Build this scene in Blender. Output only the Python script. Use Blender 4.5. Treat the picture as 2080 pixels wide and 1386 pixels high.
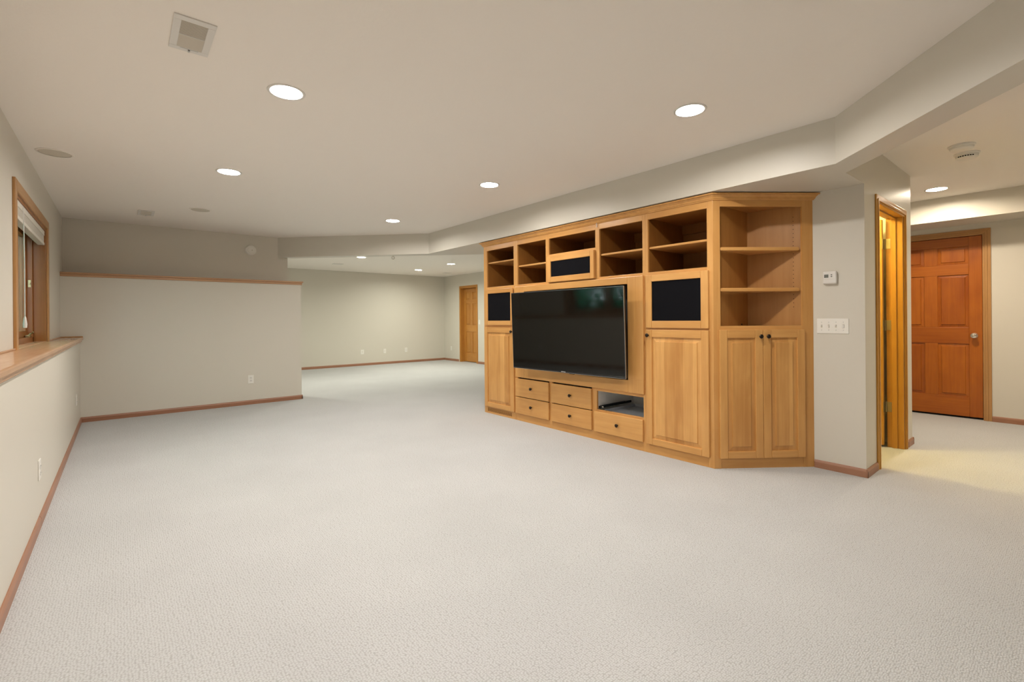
import bpy, bmesh, math, random
from mathutils import Vector, Matrix
random.seed(4)
PI = math.pi
S = bpy.context.scene
for o in list(bpy.data.objects):
    bpy.data.objects.remove(o)
C = S.collection

# ------------------------------------------------------------------ camera, world, exposure
FPX, YAW, ROLL, PPY = 963.66, -0.68961, -0.00803, 647.62
CAM_H = 1.165
cr, sr = math.cos(ROLL), math.sin(ROLL)
def roll(v): return Vector((cr*v[0]-sr*v[1], sr*v[0]+cr*v[1], v[2]))
EX = roll((math.sin(YAW+PI/2), 0, math.cos(YAW+PI/2)))
EY = roll((math.sin(YAW), 0, math.cos(YAW)))
EZ = roll((0, -1, 0))
cam_d = bpy.data.cameras.new('camera'); cam = bpy.data.objects.new('camera', cam_d); C.objects.link(cam)
right = Vector((EX[0], EY[0], EZ[0])); up = -Vector((EX[1], EY[1], EZ[1])); back = -Vector((EX[2], EY[2], EZ[2]))
m = Matrix.Identity(4)
for i in range(3):
    m[i][0], m[i][1], m[i][2] = right[i], up[i], back[i]
m[2][3] = CAM_H
cam.matrix_world = m
cam_d.sensor_width = 36; cam_d.lens = FPX/2080*36
cam_d.shift_y = -(693-PPY)/2080
cam_d.clip_start = 0.03
S.camera = cam

W = bpy.data.worlds.new('world'); S.world = W; W.use_nodes = True
bgn = W.node_tree.nodes['Background']
bgn.inputs[0].default_value = (0.80, 0.92, 1.0, 1); bgn.inputs[1].default_value = 8.0

S.view_settings.view_transform = 'Standard'; S.view_settings.look = 'None'
S.view_settings.gamma = 1; S.view_settings.use_curve_mapping = False
S.view_settings.exposure = 0.0

LAMP_MAIN, LAMP_BACK, LAMP_HALL, LAMP_CLOSET = 405.0, 500.0, 480.0, 310.0

# ------------------------------------------------------------------ materials
def new_mat(name):
    mt = bpy.data.materials.new(name); mt.use_nodes = True
    nt = mt.node_tree; b = nt.nodes['Principled BSDF']
    return mt, nt, b
def lk(nt, a, b): nt.links.new(a, b)
def nd(nt, t, **k):
    n = nt.nodes.new(t)
    for a, v in k.items(): setattr(n, a, v)
    return n
def plain(name, col, rough=0.5, metal=0.0, spec=0.5):
    mt, nt, b = new_mat(name)
    b.inputs['Base Color'].default_value = (*col, 1); b.inputs['Roughness'].default_value = rough
    b.inputs['Metallic'].default_value = metal; b.inputs['Specular IOR Level'].default_value = spec
    # faint wear so that no surface is a dead flat colour
    tc = nd(nt, 'ShaderNodeTexCoord'); n = nd(nt, 'ShaderNodeTexNoise'); n.inputs['Scale'].default_value = 9
    mr = nd(nt, 'ShaderNodeMapRange'); mr.inputs['To Min'].default_value = max(0, rough-0.05); mr.inputs['To Max'].default_value = min(1, rough+0.05)
    lk(nt, tc.outputs['Object'], n.inputs['Vector']); lk(nt, n.outputs['Fac'], mr.inputs['Value']); lk(nt, mr.outputs[0], b.inputs['Roughness'])
    return mt
def paint(name, col, rough, bump_scale, bump, spec=0.3):
    mt, nt, b = new_mat(name)
    tc = nd(nt, 'ShaderNodeTexCoord'); n = nd(nt, 'ShaderNodeTexNoise')
    n.inputs['Scale'].default_value = bump_scale; n.inputs['Detail'].default_value = 3
    bp = nd(nt, 'ShaderNodeBump'); bp.inputs['Strength'].default_value = bump; bp.inputs['Distance'].default_value = 0.004
    lk(nt, tc.outputs['Object'], n.inputs['Vector']); lk(nt, n.outputs['Fac'], bp.inputs['Height']); lk(nt, bp.outputs[0], b.inputs['Normal'])
    b.inputs['Base Color'].default_value = (*col, 1); b.inputs['Roughness'].default_value = rough
    b.inputs['Specular IOR Level'].default_value = spec
    return mt
def wood(name, light, dark, axis, rough=0.32, fine=34.0, strips=0.0, vary=0.10, contrast=1.0, spec=0.5):
    """stained wood: grain runs along `axis` of the object, every board shifted and toned by its own random number"""
    mt, nt, b = new_mat(name)
    tc = nd(nt, 'ShaderNodeTexCoord'); oi = nd(nt, 'ShaderNodeObjectInfo')
    ofs = nd(nt, 'ShaderNodeVectorMath', operation='SCALE'); ofs.inputs[0].default_value = (13.1, 7.7, 19.3)
    lk(nt, oi.outputs['Random'], ofs.inputs['Scale'])
    add = nd(nt, 'ShaderNodeVectorMath', operation='ADD'); lk(nt, tc.outputs['Object'], add.inputs[0]); lk(nt, ofs.outputs[0], add.inputs[1])
    def mapped(al, ac):
        mp = nd(nt, 'ShaderNodeVectorMath', operation='MULTIPLY')
        v = [ac, ac, ac]; v[axis] = al; mp.inputs[1].default_value = v
        lk(nt, add.outputs[0], mp.inputs[0]); return mp
    def noise(src, det, dist=0.0):
        n = nd(nt, 'ShaderNodeTexNoise'); n.inputs['Scale'].default_value = 1; n.inputs['Detail'].default_value = det
        n.inputs['Roughness'].default_value = 0.6; n.inputs['Distortion'].default_value = dist
        lk(nt, src.outputs[0], n.inputs['Vector']); return n
    n1 = noise(mapped(1.6, fine), 5, 0.4); n2 = noise(mapped(1.7, 6.0), 3, 0.8); n3 = noise(mapped(3.5, 5.0), 2)
    def mth(op, a, bb):
        x = nd(nt, 'ShaderNodeMath', operation=op)
        for i, q in enumerate((a, bb)):
            if isinstance(q, (int, float)): x.inputs[i].default_value = q
            else: lk(nt, q, x.inputs[i])
        return x.outputs[0]
    f = mth('ADD', mth('MULTIPLY', n1.outputs['Fac'], 0.45*contrast), mth('ADD', mth('MULTIPLY', n2.outputs['Fac'], 0.40*contrast), mth('MULTIPLY', n3.outputs['Fac'], 0.25*contrast)))
    f = mth('ADD', f, 0.5-0.55*contrast)
    f = mth('ADD', f, mth('MULTIPLY', mth('SUBTRACT', oi.outputs['Random'], 0.5), vary*2))
    if strips:
        sx = nd(nt, 'ShaderNodeSeparateXYZ'); lk(nt, add.outputs[0], sx.inputs[0])
        fl = mth('FLOOR', mth('DIVIDE', sx.outputs[0], strips), 0)
        wn = nd(nt, 'ShaderNodeTexWhiteNoise', noise_dimensions='1D'); lk(nt, fl, wn.inputs['W'])
        f = mth('ADD', f, mth('MULTIPLY', mth('SUBTRACT', wn.outputs['Value'], 0.5), 0.42))
    rp = nd(nt, 'ShaderNodeValToRGB'); e = rp.color_ramp.elements
    e[0].position = 0.22; e[0].color = (*dark, 1); e[1].position = 0.78; e[1].color = (*light, 1)
    lk(nt, f, rp.inputs['Fac']); lk(nt, rp.outputs[0], b.inputs['Base Color'])
    b.inputs['Roughness'].default_value = rough; b.inputs['Specular IOR Level'].default_value = spec
    bp = nd(nt, 'ShaderNodeBump'); bp.inputs['Strength'].default_value = 0.06; bp.inputs['Distance'].default_value = 0.002
    lk(nt, n1.outputs['Fac'], bp.inputs['Height']); lk(nt, bp.outputs[0], b.inputs['Normal'])
    return mt

MAPLE_L, MAPLE_D = (0.77, 0.425, 0.142), (0.53, 0.245, 0.064)
maple_v = wood('maple_upright', MAPLE_L, MAPLE_D, 2, vary=0.06)
maple_h = wood('maple_level', MAPLE_L, MAPLE_D, 0, vary=0.06)
maple_panel = wood('maple_glued_panel', MAPLE_L, MAPLE_D, 2, strips=0.085, vary=0.02, contrast=1.25)
maple_in = wood('maple_shaded', (0.33, 0.145, 0.032), (0.21, 0.08, 0.014), 2, rough=0.45)  # cabinet maple made darker: the shade inside the cubbies is in the colour
maple_cor = wood('maple_shaded_corner', (0.50, 0.245, 0.068), (0.33, 0.14, 0.03), 2, rough=0.42)  # same maple, less dark: shade of the corner shelves painted in
FIR_L, FIR_D = (0.46, 0.13, 0.009), (0.29, 0.062, 0.003)
fir_v = wood('fir_upright', FIR_L, FIR_D, 2, fine=60, contrast=1.5, vary=0.14)
fir_h = wood('fir_level', FIR_L, FIR_D, 0, fine=60, contrast=1.4)
GOLD_L, GOLD_D = (0.66, 0.34, 0.055), (0.46, 0.20, 0.022)
gold_v = wood('golden_fir_upright', GOLD_L, GOLD_D, 2, fine=50)
gold_h = wood('golden_fir_level', GOLD_L, GOLD_D, 0, fine=50)
honey_v = wood('honey_fir_upright', (0.60, 0.285, 0.062), (0.42, 0.165, 0.028), 2, fine=50)
honey_h = wood('honey_fir_level', (0.60, 0.285, 0.062), (0.42, 0.165, 0.028), 0, fine=50)
OAK_L, OAK_D = (0.56, 0.31, 0.12), (0.40, 0.195, 0.06)
oak_v = wood('oak_upright', OAK_L, OAK_D, 2, fine=70, vary=0.06)
oak_h = wood('oak_level', OAK_L, OAK_D, 0, fine=70, vary=0.06)
ledge_h = wood('oak_ledge', (0.63, 0.385, 0.225), (0.46, 0.255, 0.135), 0, fine=60, vary=0.05, rough=0.22)
RED_L, RED_D = (0.43, 0.22, 0.135), (0.29, 0.125, 0.065)
redoak_h = wood('red_oak_baseboard', RED_L, RED_D, 0, fine=80, vary=0.05, rough=0.4)
sash_v = wood('window_fir_upright', (0.42, 0.18, 0.055), (0.25, 0.09, 0.02), 2, fine=50)
sash_h = wood('window_fir_level', (0.42, 0.18, 0.055), (0.25, 0.09, 0.02), 0, fine=50)

wall_m = paint('greige_wall_paint', (0.70, 0.665, 0.585), 0.42, 160, 0.05, 0.35)
ceil_m = paint('ceiling_paint', (0.95, 0.90, 0.835), 0.75, 42, 0.16, 0.2)
white_m = plain('white_plastic', (0.87, 0.85, 0.79), 0.35)
white_gl = plain('white_enamel', (0.78, 0.76, 0.72), 0.4)
grille_m = plain('off_white_speaker_mesh', (0.66, 0.61, 0.52), 0.7)
cloth_m = paint('black_speaker_cloth', (0.006, 0.006, 0.008), 0.95, 900, 0.3, 0.1)
bronze_m = plain('dark_bronze', (0.035, 0.025, 0.018), 0.32, 0.8)
nickel_m = plain('brushed_nickel', (0.78, 0.75, 0.70), 0.22, 1.0)
brass_m = plain('antique_brass', (0.42, 0.36, 0.20), 0.35, 0.9)
steel_m = plain('black_slide_steel', (0.025, 0.026, 0.028), 0.4, 0.6)
zinc_m = plain('zinc', (0.65, 0.65, 0.63), 0.3, 0.9)
duct_m = plain('grey_duct', (0.10, 0.09, 0.075), 0.7)
dark_m = plain('dark_void', (0.008, 0.007, 0.006), 0.8)
melamine_m = plain('grey_white_melamine', (0.84, 0.83, 0.80), 0.4)
tray_m = plain('grey_drawer_liner', (0.47, 0.50, 0.55), 0.4)
tvb_m = plain('black_bezel', (0.012, 0.012, 0.013), 0.25)
screen_m = plain('screen_glass', (0.005, 0.005, 0.004), 0.07, 0.0, 0.42)
silver_m = plain('silver_edge', (0.55, 0.55, 0.56), 0.3, 0.9)
lcd_m = plain('lcd_grey', (0.16, 0.17, 0.15), 0.3)
leaf_m = plain('leaf_green', (0.005, 0.46, 0.27), 0.6)
soil_m = plain('dark_soil', (0.025, 0.02, 0.014), 0.95)
bark_m = plain('bark', (0.05, 0.035, 0.02), 0.9)
blindf_m = plain('cream_blind_fabric', (0.74, 0.70, 0.62), 0.6)

def emit_mat(name, col, st):
    mt, nt, b = new_mat(name)
    b.inputs['Base Color'].default_value = (0.8, 0.8, 0.8, 1)
    b.inputs['Emission Color'].default_value = (*col, 1); b.inputs['Emission Strength'].default_value = st
    return mt
em_main = emit_mat('lamp_main', (1.0, 0.945, 0.88), LAMP_MAIN)
em_back = emit_mat('lamp_back', (1.0, 0.985, 0.85), LAMP_BACK)
em_hall = emit_mat('lamp_hall', (1.0, 0.85, 0.66), LAMP_HALL)
em_closet = emit_mat('lamp_closet', (1.0, 0.80, 0.26), LAMP_CLOSET)

def carpet_mat():
    mt, nt, b = new_mat('looped_carpet')
    tc = nd(nt, 'ShaderNodeTexCoord')
    rot = nd(nt, 'ShaderNodeMapping'); rot.inputs['Rotation'].default_value = (0, 0, 0.0); rot.inputs['Scale'].default_value = (105, 145, 1)
    lk(nt, tc.outputs['Object'], rot.inputs['Vector'])
    wob = nd(nt, 'ShaderNodeTexNoise'); wob.inputs['Scale'].default_value = 35; wob.inputs['Detail'].default_value = 1
    lk(nt, tc.outputs['Object'], wob.inputs['Vector'])
    vor = nd(nt, 'ShaderNodeTexVoronoi'); vor.inputs['Scale'].default_value = 1.0; vor.inputs['Randomness'].default_value = 0.55
    vor.voronoi_dimensions = '2D'
    mixv = nd(nt, 'ShaderNodeVectorMath', operation='ADD')
    sc = nd(nt, 'ShaderNodeVectorMath', operation='SCALE'); sc.inputs['Scale'].default_value = 1.1
    lk(nt, wob.outputs['Color'], sc.inputs[0]); lk(nt, rot.outputs[0], mixv.inputs[0]); lk(nt, sc.outputs[0], mixv.inputs[1])
    lk(nt, mixv.outputs[0], vor.inputs['Vector'])
    rp = nd(nt, 'ShaderNodeValToRGB'); e = rp.color_ramp.elements
    e[0].position = 0.15; e[0].color = (0.592, 0.603, 0.606, 1); e[1].position = 0.75; e[1].color = (0.405, 0.405, 0.40, 1)  # darker between the loops: crevice shade put into the colour
    lk(nt, vor.outputs['Distance'], rp.inputs['Fac'])
    # broad tread and vacuum marks in the pile
    big = nd(nt, 'ShaderNodeTexNoise'); big.inputs['Scale'].default_value = 1.6; big.inputs['Detail'].default_value = 3
    lk(nt, tc.outputs['Object'], big.inputs['Vector'])
    mr = nd(nt, 'ShaderNodeMapRange'); mr.inputs['From Min'].default_value = 0.3; mr.inputs['From Max'].default_value = 0.7
    mr.inputs['To Min'].default_value = 0.965; mr.inputs['To Max'].default_value = 1.035
    lk(nt, big.outputs['Fac'], mr.inputs['Value'])
    mul = nd(nt, 'ShaderNodeVectorMath', operation='SCALE'); lk(nt, rp.outputs[0], mul.inputs[0]); lk(nt, mr.outputs[0], mul.inputs['Scale'])
    lk(nt, mul.outputs[0], b.inputs['Base Color'])
    bp = nd(nt, 'ShaderNodeBump'); bp.invert = True; bp.inputs['Strength'].default_value = 0.5; bp.inputs['Distance'].default_value = 0.005
    lk(nt, vor.outputs['Distance'], bp.inputs['Height']); lk(nt, bp.outputs[0], b.inputs['Normal'])
    b.inputs['Roughness'].default_value = 0.95; b.inputs['Specular IOR Level'].default_value = 0.1
    b.inputs['Sheen Weight'].default_value = 0.15
    return mt
carpet_m = carpet_mat()

def glass_mat():
    mt, nt, b = new_mat('window_glass')
    b.inputs['Base Color'].default_value = (0.92, 1.0, 0.96, 1); b.inputs['Roughness'].default_value = 0.0
    b.inputs['Transmission Weight'].default_value = 1.0; b.inputs['IOR'].default_value = 1.05
    return mt
glass_m = glass_mat()

# ------------------------------------------------------------------ mesh helpers
class MB:
    def __init__(s): s.v = []; s.f = []
    def poly(s, pts):
        n = len(s.v); s.v += [tuple(p) for p in pts]; s.f.append(tuple(range(n, n+len(pts)))); return s
    def box(s, x0, x1, y0, y1, z0, z1):
        n = len(s.v)
        s.v += [(x, y, z) for x in (x0, x1) for y in (y0, y1) for z in (z0, z1)]
        for q in ((0, 1, 3, 2), (4, 6, 7, 5), (0, 4, 5, 1), (2, 3, 7, 6), (0, 2, 6, 4), (1, 5, 7, 3)):
            s.f.append(tuple(n+i for i in q))
        return s
    def prism(s, pts, z0, z1):
        n = len(s.v); k = len(pts)
        s.v += [(x, y, z0) for x, y in pts] + [(x, y, z1) for x, y in pts]
        s.f.append(tuple(range(n+k-1, n-1, -1))); s.f.append(tuple(range(n+k, n+2*k)))
        for i in range(k):
            j = (i+1) % k; s.f.append((n+i, n+j, n+k+j, n+k+i))
        return s
    def lathe(s, prof, c=(0, 0, 0), ax='z', seg=24, sgn=1):
        """profile (r, h) turned about an axis through c"""
        n = len(s.v); k = len(prof)
        for i in range(seg):
            a = 2*PI*i/seg; ca, sa = math.cos(a), math.sin(a)
            for r, h in prof:
                h *= sgn
                p = {'z': (r*ca, r*sa, h), 'y': (r*ca, h, r*sa), 'x': (h, r*ca, r*sa)}[ax]
                s.v.append((c[0]+p[0], c[1]+p[1], c[2]+p[2]))
        for i in range(seg):
            j = (i+1) % seg
            for q in range(k-1):
                s.f.append((n+i*k+q, n+j*k+q, n+j*k+q+1, n+i*k+q+1))
        return s
    def tube(s, path, r, seg=8):
        path = [Vector(p) for p in path]; n = len(s.v)
        for i, p in enumerate(path):
            t = (path[min(i+1, len(path)-1)]-path[max(i-1, 0)]).normalized()
            a = t.orthogonal().normalized() if i == 0 else (a-t*a.dot(t)).normalized()
            bb = t.cross(a)
            for k in range(seg):
                w = 2*PI*k/seg; q = p+(a*math.cos(w)+bb*math.sin(w))*r; s.v.append(tuple(q))
        for i in range(len(path)-1):
            for k in range(seg):
                k2 = (k+1) % seg
                s.f.append((n+i*seg+k, n+i*seg+k2, n+(i+1)*seg+k2, n+(i+1)*seg+k))
        s.f.append(tuple(n+k for k in range(seg))[::-1]); s.f.append(tuple(n+(len(path)-1)*seg+k for k in range(seg)))
        return s
    def build(s, name, mat, parent=None, bevel=0.0, smooth=False, loc=None):
        me = bpy.data.meshes.new(name); me.from_pydata(s.v, [], s.f)
        bm = bmesh.new(); bm.from_mesh(me); bmesh.ops.recalc_face_normals(bm, faces=bm.faces); bm.to_mesh(me); bm.free()
        me.materials.append(mat)
        if smooth:
            for p in me.polygons: p.use_smooth = True
            try: me.set_sharp_from_angle(angle=math.radians(40))
            except Exception: pass
        o = bpy.data.objects.new(name, me); C.objects.link(o)
        if parent: o.parent = parent
        if loc: o.location = loc
        if bevel:
            md = o.modifiers.new('bevel', 'BEVEL'); md.width = bevel; md.segments = 2; md.limit_method = 'ANGLE'; md.harden_normals = False
        return o
def bx(*a): return MB().box(*a)
def tag(o, label=None, cat=None, group=None, kind=None):
    if label: o['label'] = label
    if cat: o['category'] = cat
    if group: o['group'] = group
    if kind: o['kind'] = kind
    return o
def empty(name, loc=(0, 0, 0), rz=0, label=None, cat=None, group=None, kind=None):
    o = bpy.data.objects.new(name, None); C.objects.link(o); o.location = loc; o.rotation_euler = (0, 0, rz); o.empty_display_size = 0.1
    return tag(o, label, cat, group, kind)
def kids(o): return [c for c in bpy.data.objects if c.parent == o]
def copy_tree(o, parent=None):
    ch = kids(o); c = o.copy(); C.objects.link(c)
    if parent: c.parent = parent
    for k in ch: copy_tree(k, c)
    return c
def struct(o, label, cat): return tag(o, label, cat, kind='structure')

# ------------------------------------------------------------------ the setting
ZC, ZB, ZH, ZS = 2.412, 2.378, 2.430, 2.118
XU, XL, XT, YS = -0.531, -0.367, 4.134, 7.425
XB, YB, XH, YD = 7.17, 11.75, 7.33, 1.017
struct(bx(-0.75, 7.6, -2.7, 12.0, -0.12, 0.0).build('floor', carpet_m), 'beige looped pile carpet over the whole floor', 'floor')

w = MB().box(-0.75, XL, -2.7, 12.0, 0, 0.955)
for a in ((-2.7, 4.44, 0.955, 2.5), (6.14, 12.0, 0.955, 2.5), (4.44, 6.14, 2.03, 2.5)):
    w.box(-0.75, XU, *a)
struct(w.build('wall_left', wall_m), 'greige left wall, thicker below the oak ledge and holding the window', 'wall')
w = MB().box(XU-0.1, 2.066, YS, 7.86, 0, 1.69).box(XU-0.1, 1.965, 7.744, 7.86, 1.69, ZC+0.05)
struct(w.build('wall_far_left', wall_m), 'greige stepped wall with an oak capped ledge at the far left', 'wall')
struct(bx(-0.75, 7.6, YB, 12.0, 0, 2.5).build('wall_back', wall_m), 'greige end wall of the farther room with three plates', 'wall')
D3a, D3b, D3z = 10.154, 10.885, 2.0
w = MB().box(XB, 7.6, 4.84, D3a-0.02, 0, 2.5).box(XB, 7.6, D3b+0.02, 12.0, 0, 2.5).box(XB, 7.6, D3a-0.02, D3b+0.02, D3z+0.02, 2.5).box(7.45, 7.6, D3a-0.02, D3b+0.02, 0, D3z+0.02)
struct(w.build('wall_right_back', wall_m), 'greige side wall of the farther room around its wooden door', 'wall')
D2a, D2b, D2z = 0.727, 1.608, 2.055
w = MB().box(XH, 7.6, -2.7, D2a-0.012, 0, 2.5).box(XH, 7.6, D2b+0.012, 4.84, 0, 2.5).box(XH, 7.6, D2a-0.012, D2b+0.012, D2z+0.012, 2.5).box(7.45, 7.6, D2a-0.012, D2b+0.012, 0, D2z+0.012)
struct(w.build('wall_right_hall', wall_m), 'beige hallway wall around the reddish six panel door', 'wall')
D1a, D1b, D1z = 4.462, 5.261, 2.040
w = MB().box(XT, D1a, YD, 1.137, 0, 2.45).box(D1b, 5.54, YD, 1.137, 0, 2.45).box(D1a, D1b, YD, 1.137, D1z, 2.45)
w.box(XT, 4.24, 1.137, 4.84, 0, 2.45).box(5.43, 5.54, 1.137, 4.84, 0, 2.45).box(4.24, 5.43, 4.73, 4.84, 0, 2.45)
struct(w.build('wall_right', wall_m), 'greige wall behind the cabinets that turns the corner to the open doorway', 'wall')
struct(bx(-0.75, 7.6, -2.7, -2.5, 0, 2.5).build('wall_front', wall_m), 'greige wall behind the viewpoint', 'wall')

CAN_R = 0.096
MAIN_CANS = [(0.705, 2.773), (0.705, 4.556), (2.651, 1.515), (2.651, 3.530), (2.651, 5.560), (0.705, 0.980)]
BACK_CANS = [(5.625, 10.407), (5.602, 8.880), (3.592, 8.914), (1.60, 8.914)]
HALL_CANS = [(6.319, 0.954), (5.25, -0.40)]  # second light is unseen, added to brighten the hallway carpet
def ceiling_slab(poly, z, holes):
    # underside with round openings for the lights, closed above
    bm = bmesh.new()
    def loop(pts):
        vs = [bm.verts.new((x, y, z)) for x, y in pts]
        return [bm.edges.new((vs[i], vs[(i+1) % len(vs)])) for i in range(len(vs))]
    ed = loop(poly)
    for hx, hy in holes:
        ed += loop([(hx+(CAN_R-0.012)*math.cos(a*PI/20), hy+(CAN_R-0.012)*math.sin(a*PI/20)) for a in range(40)])
    bmesh.ops.triangle_fill(bm, edges=ed, use_beauty=True)
    bm.verts.index_update()
    b = MB(); b.v = [tuple(v.co) for v in bm.verts]; b.f = [tuple(v.index for v in f.verts) for f in bm.faces]; bm.free()
    b.prism(poly, z+0.07, 2.60)
    for i in range(len(poly)):
        (xa, ya), (xb, yb) = poly[i], poly[(i+1) % len(poly)]
        b.poly([(xa, ya, z), (xb, yb, z), (xb, yb, z+0.07), (xa, ya, z+0.07)])
    return b.build('ceiling', ceil_m)
struct(ceiling_slab([(-0.75, -2.6), (0.05, -2.6), (3.58, 1.05), (3.58, 6.1), (1.95, 7.80), (-0.75, 7.80)], ZC, MAIN_CANS), 'off white textured ceiling of the main room', 'ceiling')
struct(ceiling_slab([(0.05, -2.6), (3.62, 1.02), (3.62, 4.845), (7.6, 4.845), (7.6, -2.6)], ZH, HALL_CANS), 'off white textured ceiling of the hallway', 'ceiling')
struct(ceiling_slab([(-0.75, 7.79), (1.95, 7.79), (4.9, 4.845), (7.6, 4.845), (7.6, 12.0), (-0.75, 12.0)], ZB, BACK_CANS), 'off white ceiling of the farther room', 'ceiling')
soff = [(1.83, 7.744), (3.455, 6.075), (3.455, 0.997), (-0.042, -2.5), (0.209, -2.5), (3.726, YD), (XT, YD), (XT, 4.84), (4.945, 4.84), (2.05, 7.744)]
struct(MB().prism(soff, ZS, 2.50).build('ceiling_soffit', wall_m), 'greige angled drop soffit running over the cabinets to both ceilings', 'soffit')
struct(bx(6.815, XH, -2.6, 4.8, 2.176, 2.47).build('ceiling_soffit', wall_m), 'pale box soffit above the reddish hallway door', 'soffit')

def board(name, p0, p1, z0, z1, t, mat, label, cat, bevel=0.004, parent=None, prof=True):
    """a straight run of trim from p0 to p1 (plan); its face is to the right of the run"""
    p0 = Vector(p0); p1 = Vector(p1); L = (p1-p0).length; a = math.atan2(p1[1]-p0[1], p1[0]-p0[0])
    h = z1-z0; b = MB()
    pr = [(0, 0), (-t, 0), (-t, h*0.72), (-t*0.55, h*0.95), (-t*0.35, h), (0, h)] if prof else [(0, 0), (-t, 0), (-t, h), (0, h)]
    n = len(pr)
    b.v = [(x, y, z) for x in (0, L) for y, z in pr]
    b.f = [tuple(range(n)), tuple(range(2*n-1, n-1, -1))]+[(i, (i+1) % n, n+(i+1) % n, n+i) for i in range(n)]
    o = b.build(name, mat, parent, bevel=0 if prof else bevel); o.location = (p0[0], p0[1], z0); o.rotation_euler = (0, 0, a)
    if label: struct(o, label, cat)
    return o
BH = 0.060
board('baseboard_left', (XL, -2.5), (XL, 3.80), 0, BH, 0.012, redoak_h, 'near length of red oak baseboard along the left wall', 'baseboard')
board('baseboard_left', (XL, 3.805), (XL, YS), 0, BH, 0.012, redoak_h, 'far length of red oak baseboard along the left wall', 'baseboard')
board('baseboard_far_left', (XL, YS), (2.078, YS), 0, BH, 0.012, redoak_h, 'red oak baseboard at the foot of the stepped wall', 'baseboard')
board('baseboard_far_end', (2.066, YS-0.012), (2.066, 7.86), 0, BH, 0.012, redoak_h, 'short red oak baseboard on the stepped wall end', 'baseboard')
board('baseboard_back', (-0.5, YB), (XB, YB), 0, BH, 0.012, redoak_h, 'red oak baseboard along the end wall of the farther room', 'baseboard')
board('baseboard_right_back', (XB, YB), (XB, 10.995), 0, BH, 0.012, redoak_h, 'short red oak baseboard between the far corner and the far door', 'baseboard')
board('baseboard_right_back', (XB, 10.09), (XB, 4.9), 0, BH, 0.012, redoak_h, 'red oak baseboard running from the far door behind the cabinets', 'baseboard')
board('baseboard_right', (XT, 1.345), (XT, YD-0.012), 0, BH, 0.012, redoak_h, 'red oak baseboard under the thermostat and switches', 'baseboard')
board('baseboard_right_corner', (XT-0.012, YD), (4.405, YD), 0, BH, 0.012, redoak_h, 'red oak baseboard between the wall corner and open doorway', 'baseboard')
board('baseboard_right_end', (5.354, YD), (5.552, YD), 0, BH, 0.012, redoak_h, 'stub of red oak baseboard right of the open doorway', 'baseboard')
board('baseboard_right_return', (5.54, YD-0.012), (5.54, 4.8), 0, BH, 0.012, redoak_h, 'red oak baseboard on the hidden hallway side', 'baseboard')
board('baseboard_hall', (XH, 4.8), (XH, 1.672), 0, BH, 0.012, redoak_h, 'red oak baseboard left of the reddish hallway door', 'baseboard')
board('baseboard_hall', (XH, 0.664), (XH, -2.5), 0, BH, 0.012, redoak_h, 'red oak baseboard right of the reddish hallway door', 'baseboard')

# oak ledge along the left wall: stool board, apron, strip at the wall
t = empty('trim_1', (XL, 7.42, 0.955), -PI/2, 'long oak window ledge capping the lower left wall', 'ledge', kind='structure')
LL = 7.42+2.5
MB().box(0, LL, -0.170, 0.030, 0.002, 0.034).build('ledge_board', ledge_h, t, bevel=0.008)
MB().box(0, LL, 0, 0.016, -0.022, 0.002).build('apron', ledge_h, t, bevel=0.005)
for o in kids(t):  # local y must point into the room
    o.scale = (1, 1, 1)
MB().box(0, 7.42-6.23, -0.164, -0.152, 0.034, 0.046).build('wall_strip', ledge_h, t, bevel=0.003)
MB().box(7.42-4.37, LL, -0.164, -0.152, 0.034, 0.046).build('wall_strip', ledge_h, t, bevel=0.003)
MB().box(0.002, 0.014, -0.160, 0.028, 0.034, 0.046).build('end_strip', oak_v, t, bevel=0.003)
t.rotation_euler = (0, 0, -PI/2)
# local +y of a root turned by -90 deg is world +x: into the room
t = empty('trim_2', (XU, 7.412, 1.69), 0, 'oak ledge cap on top of the stepped far left wall', 'ledge', kind='structure')
MB().box(0, 2.625, -0.016, 0.332, 0.030, 0.050).build('cap_board', ledge_h, t, bevel=0.006)
MB().box(0, 2.612, 0.0, 0.013, 0.0, 0.030).box(2.598, 2.612, 0.013, 0.40, 0.0, 0.030).build('apron', ledge_h, t, bevel=0.004)
MB().box(2.497, 2.625, 0.332, 0.46, 0.030, 0.050).build('cap_return', ledge_h, t, bevel=0.004)

# ------------------------------------------------------------------ doors
def raised_panel(x0, x1, z0, z1, y, slope=0.030, rec=0.013, lift=0.001):
    """raised panel seen from -y: edges set back `rec`, bevelled field rising towards the viewer"""
    b = MB(); s2 = min(slope, (x1-x0)*0.3, (z1-z0)*0.3)
    e = [(x0, y+rec, z0), (x1, y+rec, z0), (x1, y+rec, z1), (x0, y+rec, z1)]
    f0 = [(x0+s2, y+rec-0.004, z0+s2), (x1-s2, y+rec-0.004, z0+s2), (x1-s2, y+rec-0.004, z1-s2), (x0+s2, y+rec-0.004, z1-s2)]
    g = s2+0.004
    f = [(x0+g, y+lift, z0+g), (x1-g, y+lift, z0+g), (x1-g, y+lift, z1-g), (x0+g, y+lift, z1-g)]
    e2 = [(x0+0.004, y+rec, z0+0.004), (x1-0.004, y+rec, z0+0.004), (x1-0.004, y+rec, z1-0.004), (x0+0.004, y+rec, z1-0.004)]
    bk = [(p[0], y+rec+0.006, p[2]) for p in e]
    b.v = bk+e+e2+f0+f
    for r in range(4):
        for i in range(4):
            j = (i+1) % 4; b.f.append((r*4+i, r*4+j, (r+1)*4+j, (r+1)*4+i))
    b.f.append((16, 17, 18, 19)); b.f.append((3, 2, 1, 0))
    return b
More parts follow.
